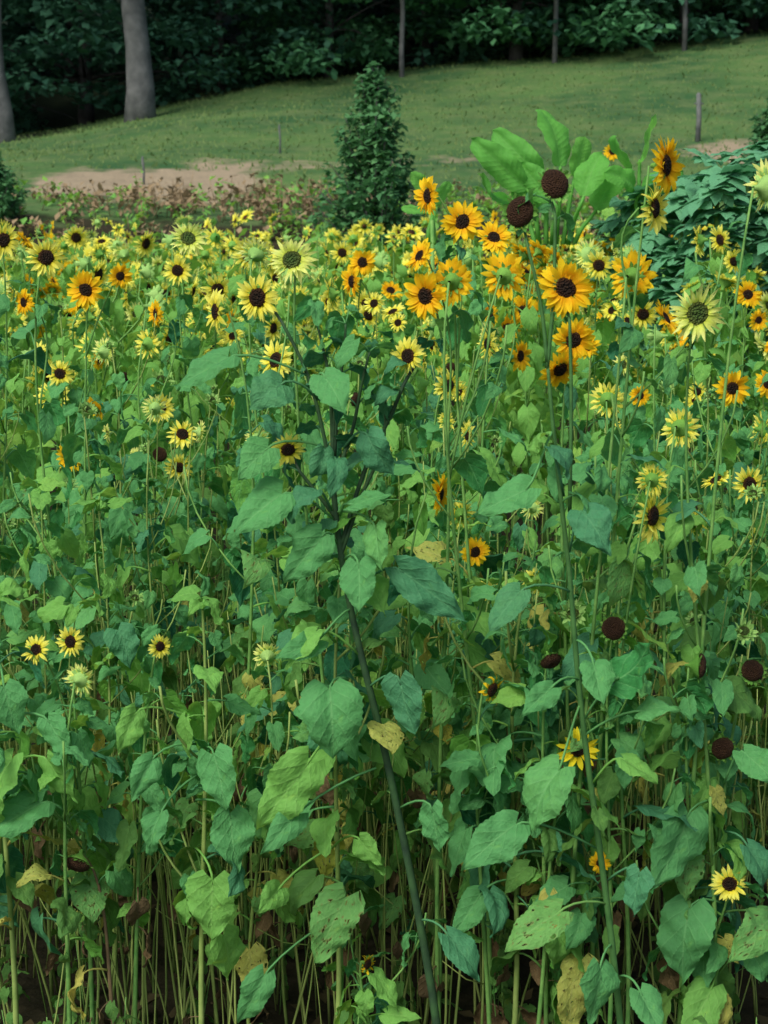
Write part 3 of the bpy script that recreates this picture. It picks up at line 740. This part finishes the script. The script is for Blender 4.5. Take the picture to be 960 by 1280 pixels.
def tree(rg,H,tr,clear,mat,bark,nc=34,cr=3.4,dens=150):
    root=empty('broadleaf_tree',(0,0,0)); t=MB(); c=MB()
    lean=Vector((rg.uniform(-.4,.4),rg.uniform(-.3,.3),0))
    mp=[Vector((lean.x*(i/8)**1.5+rg.uniform(-.05,.05),lean.y*(i/8),H*.9*i/8-.25*(i==0))) for i in range(9)]
    t.add(tube(mp,[tr*(1.35 if i==0 else 1.05-.1*i) for i in range(9)],12))
    for k in range(nc):
        z=clear+(H-clear)*(k/nc)**1.15; a=k*2.4+rg.uniform(-.4,.4); fr=(z-clear)/(H-clear)
        r=cr*(.6+.4*math.sin(PI*min(1,.25+.75*fr)))*rg.uniform(.35,1.2)
        st=mp[min(8,max(1,int(8*(z*.85)/(H*.9))))]; e=Vector((math.cos(a)*r,math.sin(a)*r,z+rg.uniform(-.4,.4)))+lean*fr
        if k%2==0: t.add(tube(bez(st,st.lerp(e,.35)+Vector((0,0,.4)),st.lerp(e,.75)+Vector((0,0,.35)),e,5),[tr*.22*(1-.15*i) for i in range(6)],5))
        clump(c,e,rg.uniform(.8,1.4),rg.uniform(.3,.6),dens,rg,.26)
    ob('trunk',t.mesh('trunk',[bark]),root); ob('crown',c.mesh('crown',[mat]),root)
    return root
rg=random.Random(66)
tA=tree(rg,11,.18,.5,M_crown,M_barkd,44,3.7,180); tB=tree(rg,12,.15,.3,M_crownb,M_barkd,48,3.6,190); tC=tree(rg,10,.13,.2,M_crown,M_barkd,40,3.5,190)
prot=[tA,tB,tC]; used=set()
spots=[(-14,48,0),(-11.2,49.5,2),(-8.6,50.4,0),(-4.6,50.0,2),(-1.5,49.2,1),(1.2,50.4,2),(3.6,48.4,1),(6.0,50.2,1),(8.2,48.4,2),(10.4,50,1),(13,49,0),(-6.2,58,0),(-2.5,59,0),(0.5,59,2),(4.5,58,0),(8.5,58,0),(12,58,0),(-10.5,59,0),(-15,58,0),(16,56,1)]
for x,y,k in spots:
    o=prot[k] if k not in used else copy_tree(prot[k]); used.add(k)
    o.location=(x,y,tz(x,y)); o.rotation_euler=(0,0,rg.uniform(0,6.28)); s=rg.uniform(.85,1.15); o.scale=(s,s,s)
    if k==1: tag(o,'lighter green leafy tree at the forest edge at upper right','tree','lighter trees at the forest edge')
    elif y<55: tag(o,'dark green leafy tree at the forest edge above the bank','tree','dark trees at the forest edge')
    else: tag(o,'deep shaded tree standing inside the forest behind the edge trees','tree','trees inside the forest')
def big_trunk(label,px,pyb,D,wpx,lean,s):
    rg=random.Random(s); x=at(px,pyb,D).x; z=tz(x,D); r=wpx*D/F/2
    root=empty('large_tree',(x,D,z)); tag(root,label,'tree'); t=MB(); c=MB()
    mp=[Vector((lean*i/10+rg.uniform(-.05,.05),0,-.3+1.0*i)) for i in range(12)]
    t.add(tube(mp,[r*(1.35 if i==0 else (1.1 if i==1 else 1.0-.03*i)) for i in range(12)],16))
    for k in range(9):
        st=mp[5+k%6]; a=rg.uniform(0,6.28); e=st+Vector((math.cos(a)*3,math.sin(a)*3,rg.uniform(1,2.5)))
        t.add(tube(bez(st,st.lerp(e,.3)+Vector((0,0,.3)),st.lerp(e,.7)+Vector((0,0,.4)),e,5),[r*.35*(1-.15*i) for i in range(6)],6))
        for q in range(3): clump(c,e+Vector((rg.uniform(-1.5,1.5),rg.uniform(-1.5,1.5),rg.uniform(-1,1))),1.3,.5,160,rg,.26)
    ob('trunk',t.mesh('trunk',[M_bark]),root); ob('crown',c.mesh('crown',[M_crown]),root)
big_trunk('thick pale grey tree trunk standing in front of the forest at upper left',177,165,42.5,31,-.35,1)
big_trunk('grey tree trunk at the far left edge of the forest',4,195,42,24,-.3,2)
for lab,px,D,s in [('slim bare pale trunk right of centre at the forest edge',503,46.6,4),('slim grey trunk right of the forest centre',686,46.8,5),('slim pale trunk at top right in the forest shade',842,46.8,6)]:
    rgx=random.Random(s); x=(px-480)/F*D*1.0; root=empty('slim_tree',(x,D,tz(x,D))); tag(root,lab,'tree'); t=MB(); c=MB()
    mp=[Vector((rgx.uniform(-.05,.05),0,-.2+.9*i)) for i in range(10)]; t.add(tube(mp,[.075-.005*i for i in range(10)],8))
    for k in range(9): clump(c,mp[3+k%7]+Vector((rgx.uniform(-1.2,1.2),rgx.uniform(-1,.3),rgx.uniform(0,.6))),.9,.35,110,rgx,.24)
    ob('trunk',t.mesh('trunk',[M_bark]),root); ob('crown',c.mesh('crown',[M_crownb]),root)
fm=MB(); rg=random.Random(77)
for i in range(150):
    x=rg.uniform(-24,24); y=rg.uniform(52,70); clump(fm,Vector((x,y,tz(x,y)+rg.uniform(.3,9))),1.9,1.2,110,rg,.5)
tag(ob('forest_interior',fm.mesh('forest_interior',[simple_mat('forest_shade_leaf',(.012,.038,.034),(.035,.09,.068),.5,.8,.15,True)])),'dark mass of foliage filling the forest behind the bank','forest',None,'stuff')  # deep forest shade painted in as dark leaf colour, bluish tint as haze
def shrub(label,px,pyt,D,w,seed,mat,nb=80):
    rg=random.Random(seed); x=at(px,pyt,D).x; zt=at(px,pyt,D).z; z0=tz(x,D); H=zt-z0
    root=empty('bushy_shrub',(x,D,z0)); tag(root,label,'shrub'); t=MB(); c=MB()
    for k in range(nb):
        fr=(k/nb); z=H*fr*.93; r=w*((1-fr)**.85+.03)*rg.uniform(.5,1.35); a=k*2.4+rg.random()
        e=Vector((math.cos(a)*r,math.sin(a)*r,z+rg.uniform(.05,.45)*(1-.5*fr))); st=Vector((0,0,max(0,z-.3)))
        t.add(tube([st,st.lerp(e,.5)+Vector((0,0,.03)),e+Vector((0,0,.16))],[.012,.009,.004],4))
        for q in range(6):
            f=.4+.12*q; p=st.lerp(e,f)+Vector((0,0,.05*q*.4))
            clump(c,p,.04+.08*(1-f*.5),.06,8,rg,.085)
        clump(c,e+Vector((0,0,.12)),.04,.14,9,rg,.06)
    t.add(tube([Vector((0,0,0)),Vector((.02,0,H*.5)),Vector((0,0,H))],[.04,.025,.008],6)); clump(c,Vector((0,0,H-.12)),.04,.2,20,rg,.06)
    ob('stem',t.mesh('stem',[M_barkd]),root); ob('foliage',c.mesh('foliage',[mat]),root)
M_shrub=simple_mat('shrub_leaf',(.05,.17,.065),(.14,.35,.13),2,.7,.4,True)
shrub('dark green conical bush standing in the gap between field and bank',468,92,18,.95,1,M_shrub,180)
shrub('dark bush cut by the right edge in front of the bank',968,130,24,.55,2,M_shrub,90)
shrub('dark bush cut by the left edge below the forest',-8,215,24,.40,3,M_shrub,80)
M_broad=leaf_mat('broad_leaf',(.06,.30,.035),(.13,.46,.055),(.2,.50,.07),(.2,.48,.12),.4,.55,12)
def paddle(root,b,a,t_,w,rg,mat=M_broad):
    L=(t_-a).length; x=(t_-a)/L; n=Vector((rg.uniform(-.9,.9),-.8,.35)); n=(n-x*n.dot(x)).normalized(); y=n.cross(x)
    M=Matrix(((x.x,y.x,n.x,a.x),(x.y,y.y,n.y,a.y),(x.z,y.z,n.z,a.z),(0,0,0,1)))
    m=MB(); m.add(tube(bez(b,b.lerp(a,.5)+Vector((0,0,.05)),a-x*.1,a,5),[.014,.012,.011,.01,.009,.008],6))
    m.add(blade(L,w*L,16,4,rg.uniform(.2,.9),rg.uniform(.4,.9),.035,rg.uniform(0,6),rg.uniform(-.3,.3),.5,.02,0),M@Matrix.Rotation(-.2,4,'Y')); ob('leaf',m.mesh('leaf',[mat]),root)
rg=random.Random(88); D=9
for lab,px,lv in [('tall plant with broad upright bright green paddle leaves behind the brown seed heads',690,[((700,208),(680,132),.30),((718,222),(728,170),.36),((676,222),(620,154),.24),((658,236),(592,172),.22),((648,256),(598,218),.24),((745,262),(772,212),.34),((690,250),(650,205),.3),((730,245),(750,190),.3),((675,262),(640,235),.36)]),
                  ('smaller broad-leaved bright green plant left of the tall profile flower',795,[((800,200),(806,147),.32),((788,212),(774,168),.3),((804,240),(850,208),.26),((792,235),(765,205),.3)]),
                  ('small broad-leaved bright green plant beside the side-on golden flower',540,[((538,250),(515,212),.25),((545,255),(560,225),.25),((530,265),(500,262),.2)])]:
    x=at(px,200,D).x; base=Vector((x,D,0)); root=empty('broad_leaved_plant',base); tag(root,lab,'plant')
    st=MB(); st.add(tube([Vector((0,0,0)),Vector((.02,0,1)),at(px,275,D)-base],[.02,.016,.01],7)); ob('stem',st.mesh('stem',[M_stem]),root)
    for a,t_,w in lv: paddle(root,at(px+(a[0]-px)*.5,305,D)-base,at(a[0],a[1],D+rg.uniform(-.15,.15))-base,at(t_[0],t_[1],D-rg.uniform(-.15,.2))-base,w,rg)
M_cast=leaf_mat('palmate_leaf',(.06,.25,.115),(.11,.37,.18),(.12,.38,.15),(.2,.45,.24),.28,.6,9)
def palm_leaf(rg):
    m=MB()
    for k in range(7):
        a=(k-3)*.6; m.add(blade(.66 if abs(k-3)<2 else .5,.19,7,2,.5,.3,.02,k,0,1.05,0,0),Matrix.Translation((.35,0,.1))@Matrix.Rotation(rg.uniform(-.1,.6),4,'Y')@Matrix.Rotation(a,4,'Z'))
    m.add(tube([Vector((0,0,0)),Vector((.2,0,.1)),Vector((.35,0,.1))],[.016]*3,4)); return m.mesh('leaf',[M_cast])
PL=[palm_leaf(rg) for _ in range(5)]
for k,(lab,px,D,zt) in enumerate([('bluish green plant with lobed hand-shaped leaves below the profile golden flower',845,8.6,2.24),('bluish green lobed-leaved plant behind the pale shaggy bloom',888,8.2,2.30),('tallest bluish green lobed-leaved plant near the right edge',925,8.8,2.38),('bluish green lobed-leaved plant cut by the right edge',965,8.3,2.34),('low lobed-leaved plant left of the others behind the golden flowers',775,9.2,2.10),('second lobed-leaved plant from the left, under the bright paddle leaves',808,9.0,2.15)]):
    x=(px-480)/F*D; base=Vector((x,D,0)); root=empty('lobed_leaf_plant',base); tag(root,lab,'plant')
    st=MB(); st.add(tube([Vector((0,0,0)),Vector((.03,0,zt*.6)),Vector((0,0,zt-.05))],[.022,.018,.01],7)); ob('stem',st.mesh('stem',[M_stem]),root)
    for q in range(50):
        ob('leaf',rg.choice(PL),root,Matrix.Translation((.01,0,zt*(.6+.39*q/50)))@Matrix.Rotation(q*2.4+rg.random(),4,'Z')@Matrix.Rotation(rg.uniform(-.8,.5),4,'Y')@Matrix.Scale(rg.uniform(.15,.28),4))
M_post=simple_mat('weathered_post',(.08,.09,.09),(.17,.18,.17),6,.9)
for lab,px,py0,py1,D,w in [('grey weathered wooden post standing on the bank at right',872,178,122,34,.10),('thin grey stake at the edge of the bare soil on the left',180,250,218,29,.04),('thin pale stake in front of the brown plants left of the bush',350,205,172,33,.035)]:
    x=at(px,py0,D).x; z=tz(x,D); h=(py0-py1)/F*D; root=empty('wooden_post',(x,D,z)); tag(root,lab,'post')
    m=MB(); m.add(tube([Vector((0,0,-.1)),Vector((.01,0,h*.5)),Vector((-.01,0,h)),Vector((0,0,h+.03))],[w*.55,w*.5,w*.48,w*.25],9)); ob('shaft',m.mesh('shaft',[M_post]),root)
    m=MB(); m.add(tube([Vector((-w*.9,0,h*.8)),Vector((w*.9,0,h*.8))],[w*.15,w*.15],6)); ob('peg',m.mesh('peg',[M_post]),root)

# ---------------------------------------------------------------- light and camera
w=bpy.data.worlds.new('World'); S.world=w; w.use_nodes=True; nt=w.node_tree
sky=nt.nodes.new('ShaderNodeTexSky'); sky.sky_type='NISHITA'; sky.sun_disc=False; sky.dust_density=3.0
EL=50
sky.sun_elevation=math.radians(EL)
nt.links.new(sky.outputs[0],nt.nodes['Background'].inputs[0]); nt.nodes['Background'].inputs[1].default_value=.15
sd=bpy.data.lights.new('sun','SUN'); sd.energy=3.2; sd.angle=math.radians(30); sd.color=(1,.97,.90)
so=bpy.data.objects.new('sun',sd); C.objects.link(so)
dirv=Vector((-.55*math.cos(math.radians(EL)),-.83*math.cos(math.radians(EL)),math.sin(math.radians(EL))))
so.rotation_euler=dirv.to_track_quat('Z','Y').to_euler()
sky.sun_rotation=math.atan2(dirv.x,dirv.y)
cd=bpy.data.cameras.new('camera'); co=bpy.data.objects.new('camera',cd); C.objects.link(co); S.camera=co
cd.sensor_fit='VERTICAL'; cd.sensor_height=24; cd.lens=F/1280*24; cd.clip_end=600; cd.clip_start=.05
co.location=CAM; co.rotation_euler=(PI/2-TH,0,0)
cd.dof.use_dof=True; cd.dof.focus_distance=4.7; cd.dof.aperture_fstop=5.6
S.view_settings.view_transform='Standard'; S.view_settings.look='None'; S.view_settings.exposure=0
